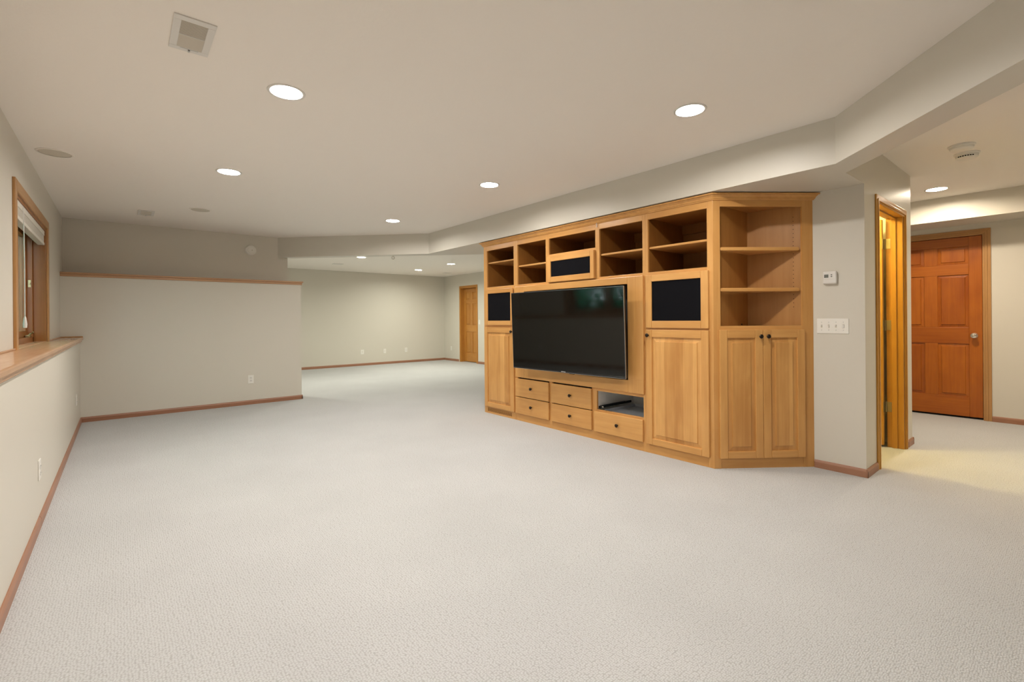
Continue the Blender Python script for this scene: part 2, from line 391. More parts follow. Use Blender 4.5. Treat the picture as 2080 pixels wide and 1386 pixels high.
def six_panel_leaf(root, W_, Hh, z0, mv, mh, y0=0.0, t=0.036, rows=None, st=0.108, mul=0.118, knob=None, knob_z=0.935, two_sided=False, name='door_leaf'):
    leaf = empty(name); leaf.parent = root
    cols = [(st, (W_-mul)/2), ((W_+mul)/2, W_-st)]
    MB().box(0, st, y0, y0+t, z0, Hh).build('stile', mv, leaf, bevel=0.003)
    MB().box(W_-st, W_, y0, y0+t, z0, Hh).build('stile', mv, leaf, bevel=0.003)
    edges = [z0]+[q for r in rows for q in r]+[Hh]
    for i in range(0, len(edges), 2):
        MB().box(st, W_-st, y0, y0+t, edges[i], edges[i+1]).build('rail', mh, leaf, bevel=0.003)
    for a, bb in rows:
        MB().box((W_-mul)/2, (W_+mul)/2, y0, y0+t, a, bb).build('mullion', mv, leaf, bevel=0.003)
        for c0, c1 in cols:
            p = raised_panel(c0, c1, a, bb, y0, rec=0.013)
            if two_sided: p.box(c0, c1, y0+t-0.014, y0+t-0.008, a, bb)
            p.build('door_panel', mv, leaf)
    if knob is not None:
        MB().lathe([(0.0, 0.0), (0.030, 0.0), (0.030, 0.006), (0.012, 0.010), (0.011, 0.030), (0.024, 0.036), (0.030, 0.050), (0.026, 0.062), (0.010, 0.068), (0, 0.068)], (knob, y0, knob_z), 'y', 24, -1).build('door_knob', nickel_m, leaf, smooth=True)
    return leaf
def casing(root, x0, x1, ztop, wd, t, mv, mh, y0=0.0, hw=None):
    """flat-and-bead casing round an opening x0..x1 (clear), proud of y0 towards -y"""
    hw = hw or wd
    def strip(pts_outer, pts_inner): pass
    steps = [(0.0, 0.45, 0.7), (0.45, 0.75, 1.0), (0.75, 1.0, 0.6)]   # across the width from outside: start, end, thickness
    for side in (0, 1):
        b = MB()
        for a, e, k in steps:
            if side == 0: xa, xb = x0-wd+wd*a, x0-wd+wd*e; za, zb = ztop+hw-hw*a, ztop+hw-hw*e
            else: xa, xb = x1+wd-wd*a, x1+wd-wd*e; za, zb = ztop+hw-hw*a, ztop+hw-hw*e
            pts = [(xa, 0), (xb, 0), (xb, zb), (xa, za)]
            n = len(b.v); b.v += [(x, y0-t*k, z) for x, z in pts]+[(x, y0, z) for x, z in pts]
            b.f += [(n, n+1, n+2, n+3), (n+7, n+6, n+5, n+4)]+[(n+i, n+4+i, n+4+(i+1) % 4, n+(i+1) % 4) for i in range(4)]
        b.build('casing', mv, root, bevel=0.002)
    b = MB()
    for a, e, k in steps:
        za, zb = ztop+hw-hw*a, ztop+hw-hw*e
        pts = [(x0-wd+wd*a, za), (x1+wd-wd*a, za), (x1+wd-wd*e, zb), (x0-wd+wd*e, zb)]
        n = len(b.v); b.v += [(x, y0-t*k, z) for x, z in pts]+[(x, y0, z) for x, z in pts]
        b.f += [(n, n+1, n+2, n+3), (n+7, n+6, n+5, n+4)]+[(n+i, n+4+i, n+4+(i+1) % 4, n+(i+1) % 4) for i in range(4)]
    b.build('head_casing', mh, root, bevel=0.002)

# door_1: doorway in the right wall, leaf swung into the small lit room
d1 = empty('door_1', (D1a, YD, 0), 0, 'golden wooden door standing open in the narrow doorway by the wall corner', 'door', kind='structure')
w1 = D1b-D1a
casing(d1, 0.010, w1+0.001, 2.022, 0.072, 0.017, gold_v, gold_h, hw=0.064)
MB().box(0, 0.018, 0.0, 0.118, 0, D1z).build('jamb', gold_v, d1, bevel=0.002)
MB().box(w1-0.018, w1, 0.0, 0.118, 0, D1z).build('jamb', gold_v, d1, bevel=0.002)
MB().box(0.018, w1-0.018, 0.0, 0.118, D1z-0.018, D1z).build('head_jamb', gold_h, d1, bevel=0.002)
MB().box(0.018, 0.029, 0.045, 0.078, 0, D1z-0.018).build('door_stop', gold_v, d1, bevel=0.002)
MB().box(w1-0.029, w1-0.018, 0.045, 0.078, 0, D1z-0.018).build('door_stop', gold_v, d1, bevel=0.002)
MB().box(0.029, w1-0.029, 0.045, 0.078, D1z-0.029, D1z-0.018).build('door_stop', gold_h, d1, bevel=0.002)
lf = six_panel_leaf(d1, 0.755, 2.015, 0.02, gold_v, gold_h, rows=[(0.25, 0.84), (1.0, 1.60), (1.72, 1.91)], two_sided=True, knob=0.69)
lf.rotation_euler = (0, 0, PI/2); lf.location = (w1-0.030, 0.134, 0)
for hz in (1.80, 1.08, 0.357):
    hb = MB().box(w1-0.020, w1-0.0175, 0.084, 0.118, hz-0.044, hz+0.044).build('hinge', brass_m, d1, bevel=0.001)
    MB().lathe([(0, -0.046), (0.006, -0.046), (0.006, 0.046), (0, 0.046)], (w1-0.024, 0.124, hz), 'z', 12).build('hinge_pin', brass_m, hb, smooth=True)
    MB().box(w1-0.066, w1-0.028, 0.1305, 0.1335, hz-0.044, hz+0.044).build('hinge_leaf', brass_m, hb)

# door_2: closed reddish door at the end of the hallway
d2 = empty('door_2', (XH, D2b, 0), -PI/2, 'closed reddish six panel wooden door in the hallway at the right', 'door', kind='structure')
w2 = D2b-D2a
casing(d2, 0.0, w2, D2z, 0.062, 0.017, oak_v, oak_h)
MB().box(-0.012, 0.006, 0.0, 0.118, 0, D2z).build('jamb', oak_v, d2)
MB().box(w2-0.006, w2+0.012, 0.0, 0.118, 0, D2z).build('jamb', oak_v, d2)
MB().box(0.006, w2-0.006, 0.0, 0.118, D2z-0.004, D2z+0.012).build('head_jamb', oak_h, d2)
six_panel_leaf(d2, w2-0.018, D2z-0.008, 0.022, fir_v, fir_h, y0=0.012, rows=[(0.24, 0.84), (1.025, 1.622), (1.738, 1.943)], knob=w2-0.084).location = (0.009, 0, 0)
MB().box(0, w2, 0.05, 0.056, 0, 0.05).build('gap_shade', dark_m, d2)  # dark strip standing in for the shade under the door leaf

# door_3: closed golden door in the farther room
d3 = empty('door_3', (XB, D3b, 0), -PI/2, 'closed golden six panel door in the farther room', 'door', kind='structure')
w3 = D3b-D3a
casing(d3, 0.0, w3, D3z, 0.062, 0.017, honey_v, honey_h)
MB().box(-0.018, 0.004, 0.0, 0.14, 0, D3z).build('jamb', honey_v, d3)
MB().box(w3-0.004, w3+0.018, 0.0, 0.14, 0, D3z).build('jamb', honey_v, d3)
MB().box(0.004, w3-0.004, 0.0, 0.14, D3z-0.004, D3z+0.018).build('head_jamb', honey_h, d3)
six_panel_leaf(d3, w3-0.010, D3z-0.008, 0.012, honey_v, honey_h, y0=0.10, rows=[(0.24, 0.82), (1.0, 1.58), (1.69, 1.89)], st=0.1, mul=0.1, knob=None).location = (0.005, 0, 0)

# ------------------------------------------------------------------ window_1 (left wall)
WY0, WY1, WZ0, WZ1 = 4.44, 6.14, 0.990, 2.030
wn = empty('window_1', (XU, WY0, 0), PI/2, 'wood framed casement window set deep in the left wall', 'window', kind='structure')
# local x = along +Y, local y = into the wall (-X)
ww = WY1-WY0
def wcasing():
    wd, t_ = 0.072, 0.016
    for xa, xb in ((-wd, 0), (ww, ww+wd)):
        MB().box(xa, xb, -t_, 0, WZ0-0.005, WZ1+(wd if True else 0)).build('casing', oak_v, wn, bevel=0.003)
    MB().box(0, ww, -t_, 0, WZ1, WZ1+wd).build('head_casing', oak_h, wn, bevel=0.003)
wcasing()
for xa, xb in ((0.0, 0.02), (ww-0.02, ww)):
    MB().box(xa, xb, 0, 0.085, WZ0, WZ1).build('jamb', sash_v, wn, bevel=0.002)
    xc = (xa, xb+0.03) if xa == 0 else (xa-0.03, xb)
    MB().box(xc[0], xc[1], 0.085, 0.20, WZ0, WZ1).build('frame_stile', sash_v, wn, bevel=0.003)
MB().box(0.02, ww-0.02, 0, 0.085, WZ1-0.02, WZ1).build('head_jamb', sash_h, wn, bevel=0.002)
MB().box(0.0, ww, 0.085, 0.20, WZ1-0.05, WZ1).build('frame_head', sash_h, wn, bevel=0.003)
MB().box(0.0, ww, 0.085, 0.20, WZ0-0.03, WZ0+0.045).build('frame_sill', sash_h, wn, bevel=0.003)
MB().box(0.0, ww, -0.002, 0.085, WZ0-0.034, WZ0+0.002).build('stool', ledge_h, wn, bevel=0.002)
MB().box(ww/2-0.035, ww/2+0.035, 0.085, 0.20, WZ0+0.045, WZ1-0.05).build('mullion', sash_v, wn, bevel=0.003)
for a, bb in ((0.05, ww/2-0.035), (ww/2+0.035, ww-0.05)):
    z0, z1 = WZ0+0.045, WZ1-0.05
    sh = MB().box(a, a+0.05, 0.125, 0.165, z0, z1).box(bb-0.05, bb, 0.125, 0.165, z0, z1).box(a+0.05, bb-0.05, 0.125, 0.165, z0, z0+0.055).box(a+0.05, bb-0.05, 0.125, 0.165, z1-0.05, z1).build('sash', sash_v, wn, bevel=0.003)
    MB().box(a+0.05, bb-0.05, 0.142, 0.147, z0+0.055, z1-0.05).build('pane', glass_m, sh)
lck = MB().box(ww-0.052, ww-0.049, 0.095, 0.115, 1.485, 1.55).box(ww-0.066, ww-0.051, 0.098, 0.112, 1.51, 1.523).build('lock_lever', brass_m, wn, bevel=0.001)
ck = MB().box(ww-0.22, ww-0.10, 0.088, 0.118, WZ0+0.045, WZ0+0.063).build('crank_base', brass_m, wn, bevel=0.004)
MB().tube([(ww-0.16, 0.10, WZ0+0.062), (ww-0.16, 0.085, WZ0+0.078), (ww-0.22, 0.07, WZ0+0.080), (ww-0.235, 0.065, WZ0+0.092)], 0.006).build('crank_handle', brass_m, ck, smooth=True)

bl = empty('window_blind', (XU, WY0+0.03, 0), PI/2, 'cream pleated window blind raised to a flat stack at the window head', 'blind')
lb = ww-0.06
MB().box(0, lb, 0.006, 0.052, 1.962, 2.006).build('headrail', blindf_m, bl, bevel=0.004)
for k in range(9):
    MB().box(0.003, lb-0.003, 0.010, 0.048, 1.902+k*0.0066, 1.9063+k*0.0066).build('pleat', blindf_m, bl)
MB().box(0, lb, 0.006, 0.052, 1.875, 1.900).build('bottom_rail', blindf_m, bl, bevel=0.004)
cd = MB().tube([(0.30, -0.006, 1.975), (0.300, -0.010, 1.6), (0.298, -0.010, 1.20)], 0.0025).build('pull_cord', white_gl, bl, smooth=True)
MB().lathe([(0, 0.0), (0.010, 0.003), (0.012, 0.03), (0.007, 0.07), (0.003, 0.085), (0, 0.085)], (0.298, -0.010, 1.125), 'z', 12).build('cord_tassel', white_gl, cd, smooth=True)

# what stands outside the window (seen only as the green reflection in the screen)
random.seed(8)
hb = MB()
for i in range(17000):
    p = Vector((-2.5+random.uniform(-0.45, 0.45), random.uniform(2.0, 13.0), random.uniform(0.9, 5.4)))
    a = Vector((random.gauss(0, 1), random.gauss(0, 1), random.gauss(0, 1))).normalized(); c = a.orthogonal().normalized(); s_ = random.uniform(0.06, 0.13)
    hb.poly([p-a*s_, p+c*s_*0.5, p+a*s_, p-c*s_*0.5])
hg = empty('hedge', (0, 0, 0), 0, 'tall green leafy hedge growing outside the window', 'hedge')
tag(hb.build('foliage', leaf_m, hg), kind='stuff')
for k in range(11):
    MB().tube([(-2.5, 2.3+k, 0.9), (-2.45, 2.35+k, 1.8), (-2.52, 2.3+k, 3.2), (-2.5, 2.34+k, 4.6)], 0.035).build('stem', bark_m, hg, smooth=True)
struct(bx(-9, -0.76, -3, 14, 0.0, 0.90).build('ground', soil_m), 'dark soil bed outside the window', 'ground')

# ------------------------------------------------------------------ built-in cabinets
XF, YF = 3.508, 4.80
def ym(y): return YF-y
KNOB = [(0, 0), (0.007, 0.0), (0.006, 0.010), (0.008, 0.014), (0.0155, 0.017), (0.0165, 0.022), (0.013, 0.027), (0.006, 0.029), (0, 0.029)]
def knob(x, z, y, parent):
    return MB().lathe(KNOB, (x, y, z), 'y', 16, -1).build('knob', bronze_m, parent, smooth=True)
def panel_door(cab, x0, x1, z0, z1, st=0.06, rl=0.064, kn=None, name='door', y=-0.021):
    d = empty(name); d.parent = cab
    MB().box(x0, x0+st, y, 0.0, z0, z1).build('stile', maple_v, d, bevel=0.004)
    MB().box(x1-st, x1, y, 0.0, z0, z1).build('stile', maple_v, d, bevel=0.004)
    MB().box(x0+st, x1-st, y, 0.0, z1-rl, z1).build('rail', maple_h, d, bevel=0.004)
    MB().box(x0+st, x1-st, y, 0.0, z0, z0+rl*0.85).build('rail', maple_h, d, bevel=0.004)
    raised_panel(x0+st, x1-st, z0+rl*0.85, z1-rl, y, slope=0.034).build('door_panel', maple_panel, d)
    if kn: knob(kn[0], kn[1], y, d)
    return d
def speaker_door(cab, x0, x1, z0, z1, xi0, xi1, zi0, zi1, y=-0.021):
    d = empty('speaker_cover'); d.parent = cab
    MB().box(x0, xi0, y, 0.0, z0, z1).build('stile', maple_v, d, bevel=0.004)
    MB().box(xi1, x1, y, 0.0, z0, z1).build('stile', maple_v, d, bevel=0.004)
    MB().box(xi0, xi1, y, 0.0, zi1, z1).build('rail', maple_h, d, bevel=0.004)
    MB().box(xi0, xi1, y, 0.0, z0, zi0).build('rail', maple_h, d, bevel=0.004)
    tag(MB().box(xi0, xi1, y+0.010, y+0.016, zi0, zi1).build('speaker_cloth', cloth_m, d), 'black speaker cloth')
    return d
def drawer(cab, x0, x1, z0, z1):
    d = MB().box(x0, x1, -0.021, 0.0, z0, z1).build('drawer', maple_h, cab, bevel=0.006)
    knob((x0+x1)/2+0.005, (z0+z1)/2+0.005, -0.021, d)
    return d
DEP = 0.575
def shelf(cab, x0, x1, z0, z1, d=DEP, y=0.02):
    return MB().box(x0+0.001, x1-0.001, y, d-0.002, z0, z1).build('shelf', maple_h, cab, bevel=0.005)
def bay(cab, x0, x1, z0, z1, top=True, rail=True):
    """open box behind an opening: two sides, back, floor, lid, nailing rail"""
    for xa, xb in ((x0-0.016, x0), (x1, x1+0.016)):
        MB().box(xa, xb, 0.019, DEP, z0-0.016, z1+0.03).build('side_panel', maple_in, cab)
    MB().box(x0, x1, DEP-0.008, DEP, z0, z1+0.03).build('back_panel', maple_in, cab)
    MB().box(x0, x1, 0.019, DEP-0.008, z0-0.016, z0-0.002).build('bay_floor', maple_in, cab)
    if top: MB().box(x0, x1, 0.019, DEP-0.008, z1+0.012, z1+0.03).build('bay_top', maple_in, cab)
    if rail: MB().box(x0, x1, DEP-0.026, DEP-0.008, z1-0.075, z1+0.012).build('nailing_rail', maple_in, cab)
def stile(cab, x0, x1, z0, z1, y0=0.0, y1=0.019): return MB().box(x0, x1, y0, y1, z0, z1).build('stile', maple_v, cab, bevel=0.0015)
def rail(cab, x0, x1, z0, z1, y0=0.0, y1=0.019): return MB().box(x0, x1, y0, y1, z0, z1).build('rail', maple_h, cab, bevel=0.0015)
GRP = 'built-in maple cabinets along the right wall'
ZT = 2.072
# -- left tower
cl = empty('tower_cabinet', (XF, YF, 0), -PI/2, 'far left maple tower cabinet with floor vent, small speaker cover and tall door', 'cabinet', GRP)
stile(cl, 0, 0.065, 0, ZT); stile(cl, 0.583, 0.615, 0.0, ZT)
rail(cl, 0.065, 0.583, 2.005, ZT); rail(cl, 0.065, 0.583, 1.500, 1.554); rail(cl, 0.065, 0.583, 1.055, 1.10); rail(cl, 0.065, 0.583, 0.0, 0.022)
rail(cl, 0.065, 0.583, 0.068, 0.10)
bay(cl, 0.065, 0.583, 1.554, 2.009); shelf(cl, 0.065, 0.583, 1.845, 1.862)
MB().box(-0.002, 0.0, 0.019, DEP, 0, ZT).build('end_panel', maple_v, cl)
MB().box(0.02, 0.60, DEP-0.10, DEP-0.09, 0, 1.53).build('inner_back', dark_m, cl)
speaker_door(cl, 0.043, 0.577, 1.088, 1.523, 0.098, 0.538, 1.142, 1.473)
panel_door(cl, 0.025, 0.594, 0.087, 1.062, kn=(0.566, 1.015))
vg = empty('vent_grille'); vg.parent = cl
for k in range(4):
    MB().box(0.075, 0.530, 0.004, 0.016, 0.0255+k*0.0108, 0.0310+k*0.0108).build('slat', maple_h, vg)
MB().box(0.065, 0.583, 0.03, 0.034, 0.015, 0.075).build('vent_duct', dark_m, vg)
MB().box(0.53, 0.583, 0.001, 0.018, 0.02, 0.07).build('vent_end', maple_h, vg)
# -- centre section
cc = empty('media_cabinet', (XF, YF, 0), -PI/2, 'wide middle maple cabinet with drawers and open cubbies around the television', 'cabinet', GRP)
stile(cc, 0.615, 0.648, 0, ZT); stile(cc, 1.12, 1.171, 1.50, ZT); stile(cc, 1.807, 1.857, 1.50, ZT); stile(cc, 2.338, 2.3655, 0, ZT)
for a, bb, zb in ((0.648, 1.12, 1.554), (1.171, 1.807, 1.84), (1.857, 2.338, 1.554)):
    rail(cc, a, bb, 2.009, ZT); rail(cc, a, bb, zb-0.055, zb); bay(cc, a, bb, zb, 2.009)
rail(cc, 1.171, 1.807, 1.50, 1.56); rail(cc, 0.648, 2.338, 0, 0.09)
shelf(cc, 0.648, 1.12, 1.755, 1.774); shelf(cc, 1.857, 2.338, 1.755, 1.774)
speaker_door(cc, 1.172, 1.81, 1.543, 1.816, 1.222, 1.763, 1.60, 1.76, y=-0.030)
# television surround: four boards round a black recess
sr_ = empty('television_surround'); sr_.parent = cc
y0 = -0.019
MB().box(0.622, 0.776, y0, 0.0, 0.497, 1.531).build('board', maple_v, sr_, bevel=0.004)
MB().box(2.188, 2.353, y0, 0.0, 0.497, 1.531).build('board', maple_v, sr_, bevel=0.004)
MB().box(0.776, 2.188, y0, 0.0, 1.4655, 1.531).build('board', maple_h, sr_, bevel=0.004)
MB().box(0.776, 2.188, y0, 0.0, 0.497, 0.608).build('board', maple_h, sr_, bevel=0.004)
MB().box(0.76, 2.20, 0.10, 0.105, 0.59, 1.48).box(0.760, 0.765, 0.0, 0.10, 0.59, 1.48).box(2.196, 2.201, 0.0, 0.10, 0.59, 1.48).box(0.74, 2.19, 0.0, 0.10, 1.475, 1.48).box(0.74, 2.19, 0.0, 0.10, 0.59, 0.595).build('recess', dark_m, sr_)
for x0, x1 in ((0.618, 1.167), (1.205, 1.757)):
    drawer(cc, x0, x1, 0.279, 0.484); drawer(cc, x0, x1, 0.083, 0.272)
drawer(cc, 1.791, 2.341, 0.081, 0.276)
stile(cc, 1.160, 1.210, 0.09, 0.50); stile(cc, 1.752, 1.814, 0.09, 0.50); rail(cc, 1.814, 2.338, 0.469, 0.50); rail(cc, 1.814, 2.338, 0.270, 0.293)
MB().box(0.64, 1.76, 0.05, 0.056, 0.09, 0.5).build('inner_back', dark_m, cc)
MB().box(1.798, 1.814, 0.019, DEP, 0.09, 0.52).box(2.33, 2.346, 0.019, DEP, 0.09, 0.52).box(1.814, 2.33, DEP-0.008, DEP, 0.09, 0.52).box(1.814, 2.33, 0.019, DEP, 0.505, 0.52).build('drawer_bay', melamine_m, cc)
sl = MB().box(1.814, 1.827, 0.022, 0.52, 0.300, 0.322).box(1.827, 1.833, 0.05, 0.50, 0.304, 0.318).box(1.833, 1.846, 0.024, 0.40, 0.306, 0.330).build('drawer_slide', steel_m, cc, bevel=0.002)
MB().lathe([(0, -0.006), (0.007, -0.006), (0.007, 0.006), (0, 0.006)], (1.851, 0.04, 0.315), 'x', 12).build('roller', white_gl, sl, smooth=True)
MB().box(1.88, 2.32, 0.03, 0.50, 0.262, 0.268).box(1.88, 1.886, 0.03, 0.5, 0.268, 0.296).box(2.314, 2.32, 0.03, 0.5, 0.268, 0.296).box(1.886, 2.314, 0.494, 0.5, 0.268, 0.296).build('drawer_tray', tray_m, cc, bevel=0.001)
# -- right tower
ct = empty('tower_cabinet', (XF, YF, 0), -PI/2, 'tall maple cabinet right of the television with wide speaker cover over a big door', 'cabinet', GRP)
stile(ct, 2.3655, 2.393, 0, ZT); stile(ct, 2.927, 2.975, 0, ZT)
rail(ct, 2.393, 2.927, 2.009, ZT); rail(ct, 2.393, 2.927, 1.50, 1.554); rail(ct, 2.393, 2.927, 1.05, 1.10); rail(ct, 2.393, 2.927, 0, 0.10)
bay(ct, 2.393, 2.927, 1.554, 2.009); shelf(ct, 2.393, 2.927, 1.755, 1.774)
MB().box(2.37, 2.96, DEP-0.10, DEP-0.09, 0, 1.53).build('inner_back', dark_m, ct)
speaker_door(ct, 2.378, 2.944, 1.076, 1.527, 2.438, 2.882, 1.137, 1.471)
panel_door(ct, 2.378, 2.944, 0.080, 1.062, kn=(2.404, 1.014))
# -- angled corner unit
CA = math.atan2(-0.607, 0.795)
ca_ = empty('corner_cabinet', (XF, 1.825, 0), CA, 'angled maple corner cabinet with open shelves over a pair of doors', 'cabinet', GRP)
stile(ca_, 0.0, 0.056, 0, ZT); stile(ca_, 0.70, 0.786, 0, ZT)
rail(ca_, 0.056, 0.70, 2.014, ZT); rail(ca_, 0.056, 0.70, 1.055, 1.095); MB().box(0.056, 0.70, 0.004, 0.019, 0, 0.072).build('toe_board', maple_h, ca_)
rail(ca_, 0.056, 0.70, 0.068, 0.10)
P0, P1, P2 = (0.046, 0.019), (0.432, 0.300), (0.716, 0.019)
def wallpan(a, bb, z0, z1, nm):
    ax, ay = a; bx_, by = bb; dx, dy = bx_-ax, by-ay; L = math.hypot(dx, dy); nx, ny = -dy/L*0.012, dx/L*0.012
    o = MB().prism([(ax, ay), (bx_, by), (bx_+nx, by+ny), (ax+nx, ay+ny)], z0, z1).build(nm, maple_cor, ca_); return o
wallpan(P0, P1, 1.08, 2.05, 'side_panel'); wallpan(P1, P2, 1.08, 2.05, 'back_panel')
tri = [(0.05, 0.021), (0.432, 0.298), (0.712, 0.021)]
MB().prism(tri, 1.080, 1.094).build('bay_floor', maple_cor, ca_); MB().prism(tri, 2.03, 2.045).build('bay_top', maple_cor, ca_)
stri = [(0.060, 0.012), (0.430, 0.291), (0.688, 0.012)]
for z0, z1 in ((1.676, 1.704), (1.360, 1.389)):
    MB().prism(stri, z0, z1).build('shelf', maple_h, ca_, bevel=0.006)
ph = MB()
for k in range(23):
    z = 1.24+k*0.032
    px, py = P2[0]-0.045, P2[1]+0.042
    nx, ny = -0.703, -0.711
    ph.poly([(px+0.003*ca*0.71+nx*0.0015, py-0.003*ca*0.70+ny*0.0015, z+0.003*sa) for ca, sa in [(math.cos(i*PI/4), math.sin(i*PI/4)) for i in range(8)]])
tag(ph.build('pin_hole', dark_m, ca_), kind='stuff')
panel_door(ca_, 0.039, 0.3765, 0.080, 1.066, kn=(0.352, 1.014)); panel_door(ca_, 0.3785, 0.706, 0.080, 1.066, kn=(0.410, 1.014))

# crown moulding swept along the fronts with mitred corners
def sweep(path, prof, name, mat, parent):
    """profile (out, up) swept along a plan path; `out` is to the right-hand side of travel"""
    n = len(path); k = len(prof); b = MB()
    for i in range(n):
        p = Vector(path[i]); d0 = (p-Vector(path[i-1])).normalized() if i else None
        d1 = (Vector(path[i+1])-p).normalized() if i < n-1 else None
        if d0 is None: d0 = d1
        if d1 is None: d1 = d0
        n0 = Vector((d0[1], -d0[0])); n1 = Vector((d1[1], -d1[0])); bi = (n0+n1).normalized(); sc = 1/max(0.2, bi.dot(n0))
        for o_, z in prof: q = p+bi*o_*sc; b.v.append((q[0], q[1], z))
    for i in range(n-1):
        for j in range(k):
            j2 = (j+1) % k; b.f.append((i*k+j, i*k+j2, (i+1)*k+j2, (i+1)*k+j))
    b.f.append(tuple(range(k))); b.f.append(tuple(range((n-1)*k, n*k))[::-1])
    return b.build(name, mat, parent)
u = Vector((0.795, -0.607)); nin = Vector((0.607, 0.795)); Bc = Vector((XF, 1.825))+u*0.786
pth = [(4.10, 4.802), (XF, 4.802), (XF, 1.825), tuple(Bc), tuple(Bc+nin*0.003)]
pth = [(p[0]-XF, p[1]-YF) for p in pth]
prof = [(0.0, 2.062), (0.006, 2.062), (0.010, 2.070), (0.014, 2.072), (0.018, 2.084), (0.029, 2.095), (0.031, 2.099), (0.040, 2.100), (0.042, 2.110), (0.0, 2.110)]
crm = sweep(pth, prof, 'crown_molding', maple_h, None); crm.location = (XF, YF, 0)
tag(crm, 'maple crown molding running along the tops of all the cabinets', 'molding')

# small hook on the face frame above the middle cubbies
hk = MB().tube([(0, 0.0, 0.018), (-0.010, 0, 0.020), (-0.016, 0, 0.012), (-0.010, 0, 0.002), (-0.004, 0, -0.006), (-0.010, 0, -0.016), (-0.018, 0, -0.012)], 0.0035).build('cup_hook', white_gl, smooth=True)
hk.location = (XF, 2.965, 2.046); tag(hk, 'tiny white hook screwed to the cabinet frame beneath the crown molding', 'hook')
ek = MB().tube([(0.020*math.cos(a*PI/8), 0.020*math.sin(a*PI/8)*0, -0.034+0.020*math.sin(a*PI/8)) for a in range(17)], 0.006).tube([(0, 0, 0.004), (0, 0, -0.014)], 0.006).build('eye_hook', nickel_m, smooth=True)
ek.location = (3.13, 6.565, ZS); ek.rotation_euler = (0, 0, -PI/4); tag(ek, 'small metal eye hook hanging from the far soffit underside', 'hook')
dv = empty('media_box', (3.965, 1.885, 1.0945), CA+PI/4*0, 'small flat black box lying at the back of the corner cabinet shelf', 'electronic device')
MB().box(-0.07, 0.055, -0.03, 0.03, 0.002, 0.016).build('case', tvb_m, dv, bevel=0.003)
MB().box(-0.06, 0.045, -0.0315, -0.0295, 0.006, 0.010).build('front_strip', steel_m, dv)
for sx in (-0.06, 0.035): MB().box(sx, sx+0.01, -0.025, 0.025, 0.0, 0.002).build('foot', steel_m, dv)
dv.location = (3.905, 1.855, 1.0945)

# ------------------------------------------------------------------ television
TL_, TR_ = Vector((3.310, 3.993, 0.627)), Vector((3.392, 2.562, 0.637))
dirv = TR_-TL_; TW = math.hypot(dirv[0], dirv[1]); ta = math.atan2(dirv[1], dirv[0])
tv = empty('television', (TL_[0], TL_[1], 0.632), ta, 'large black flat screen television on a swing arm at the middle cabinet', 'television')
TH = 0.81
tv.rotation_euler = (0.033, 0, ta)
MB().box(0, TW, 0.004, 0.030, 0, TH).build('housing', tvb_m, tv, bevel=0.003)
MB().box(0.25, TW-0.25, 0.030, 0.055, 0.06, 0.55).build('rear_housing', tvb_m, tv, bevel=0.012)
fr = MB().box(0, TW, 0.0, 0.006, 0, 0.014).box(0, TW, 0.0, 0.006, TH-0.009, TH).box(0, 0.009, 0.0, 0.006, 0.014, TH-0.009).box(TW-0.009, TW, 0.0, 0.006, 0.014, TH-0.009).build('bezel', tvb_m, tv, bevel=0.001)
MB().box(0.009, TW-0.009, 0.002, 0.0045, 0.014, TH-0.009).build('screen', screen_m, tv)
MB().box(0, TW, 0.0, 0.006, -0.0022, 0.0).box(-0.0015, 0.0, 0.0, 0.006, 0, TH).box(TW, TW+0.0022, 0.0, 0.006, 0, TH).box(0, TW, 0.0, 0.006, TH, TH+0.0018).build('metal_edge', silver_m, tv)
MB().box(TW/2-0.028, TW/2+0.028, -0.0012, 0.0, 0.003, 0.012).build('badge', silver_m, tv)
MB().box(TW/2+0.07, TW/2+0.13, 0.006, 0.02, -0.010, -0.002).build('sensor', tvb_m, tv, bevel=0.002)
MB().box(TW/2-0.22, TW/2+0.22, 0.055, 0.062, 0.2, 0.6).build('mount_bracket', steel_m, tv)
MB().box(TW/2-0.04, TW/2+0.04, 0.062, 0.268, 0.36, 0.44).box(TW/2-0.12, TW/2+0.12, 0.254, 0.272, 0.25, 0.55).build('swing_arm', steel_m, tv)

# ------------------------------------------------------------------ recessed lights, speakers, vents
def can(em, R=CAN_R, name='recessed_light'):
    r = empty(name)
    MB().lathe([(R-0.017, 0.060), (R-0.017, 0.0), (R-0.016, -0.004), (R-0.010, -0.006), (R-0.003, -0.005), (R, -0.0005), (R-0.013, 0.001), (R-0.013, 0.060)], (0, 0, 0), 'z', 40).build('trim_ring', white_gl, r, smooth=True)
    MB().lathe([(0.0, 0.010), (R-0.040, 0.0105), (R-0.0175, 0.012), (R-0.0175, 0.016), (0.0, 0.016)], (0, 0, 0), 'z', 40).build('lens', em, r)
    return r
GL = 'lit recessed ceiling lights'
proto = {}
def put_can(key, em, x, y, z, label):
    if key not in proto: proto[key] = can(em); c = proto[key]
    else: c = copy_tree(proto[key])
    c.location = (x, y, z); tag(c, label, 'ceiling light', GL)
for (x, y), l in zip(MAIN_CANS, ('large lit recessed light nearest the square ceiling vent',
                'lit recessed light between the square vent and the far round ceiling speaker',
                'lit recessed light nearest the angled soffit corner above the corner cabinet',
                'lit recessed light in front of the television, second along the soffit',
                'lit recessed light before the far soffit bend, last in the row over the cabinets',
                'lit recessed light overhead just beyond the top of the view')):
    put_can('m', em_main, x, y, ZC, l)
for (x, y), l in zip(BACK_CANS, ('lit recessed light deepest in the farther room, left of the far door',
                'lit recessed light of the farther room beside the cabinet top',
                'lit recessed light peeping under the far soffit edge',
                'lit recessed light hidden behind the stepped wall')):
    put_can('b', em_back, x, y, ZB, l)
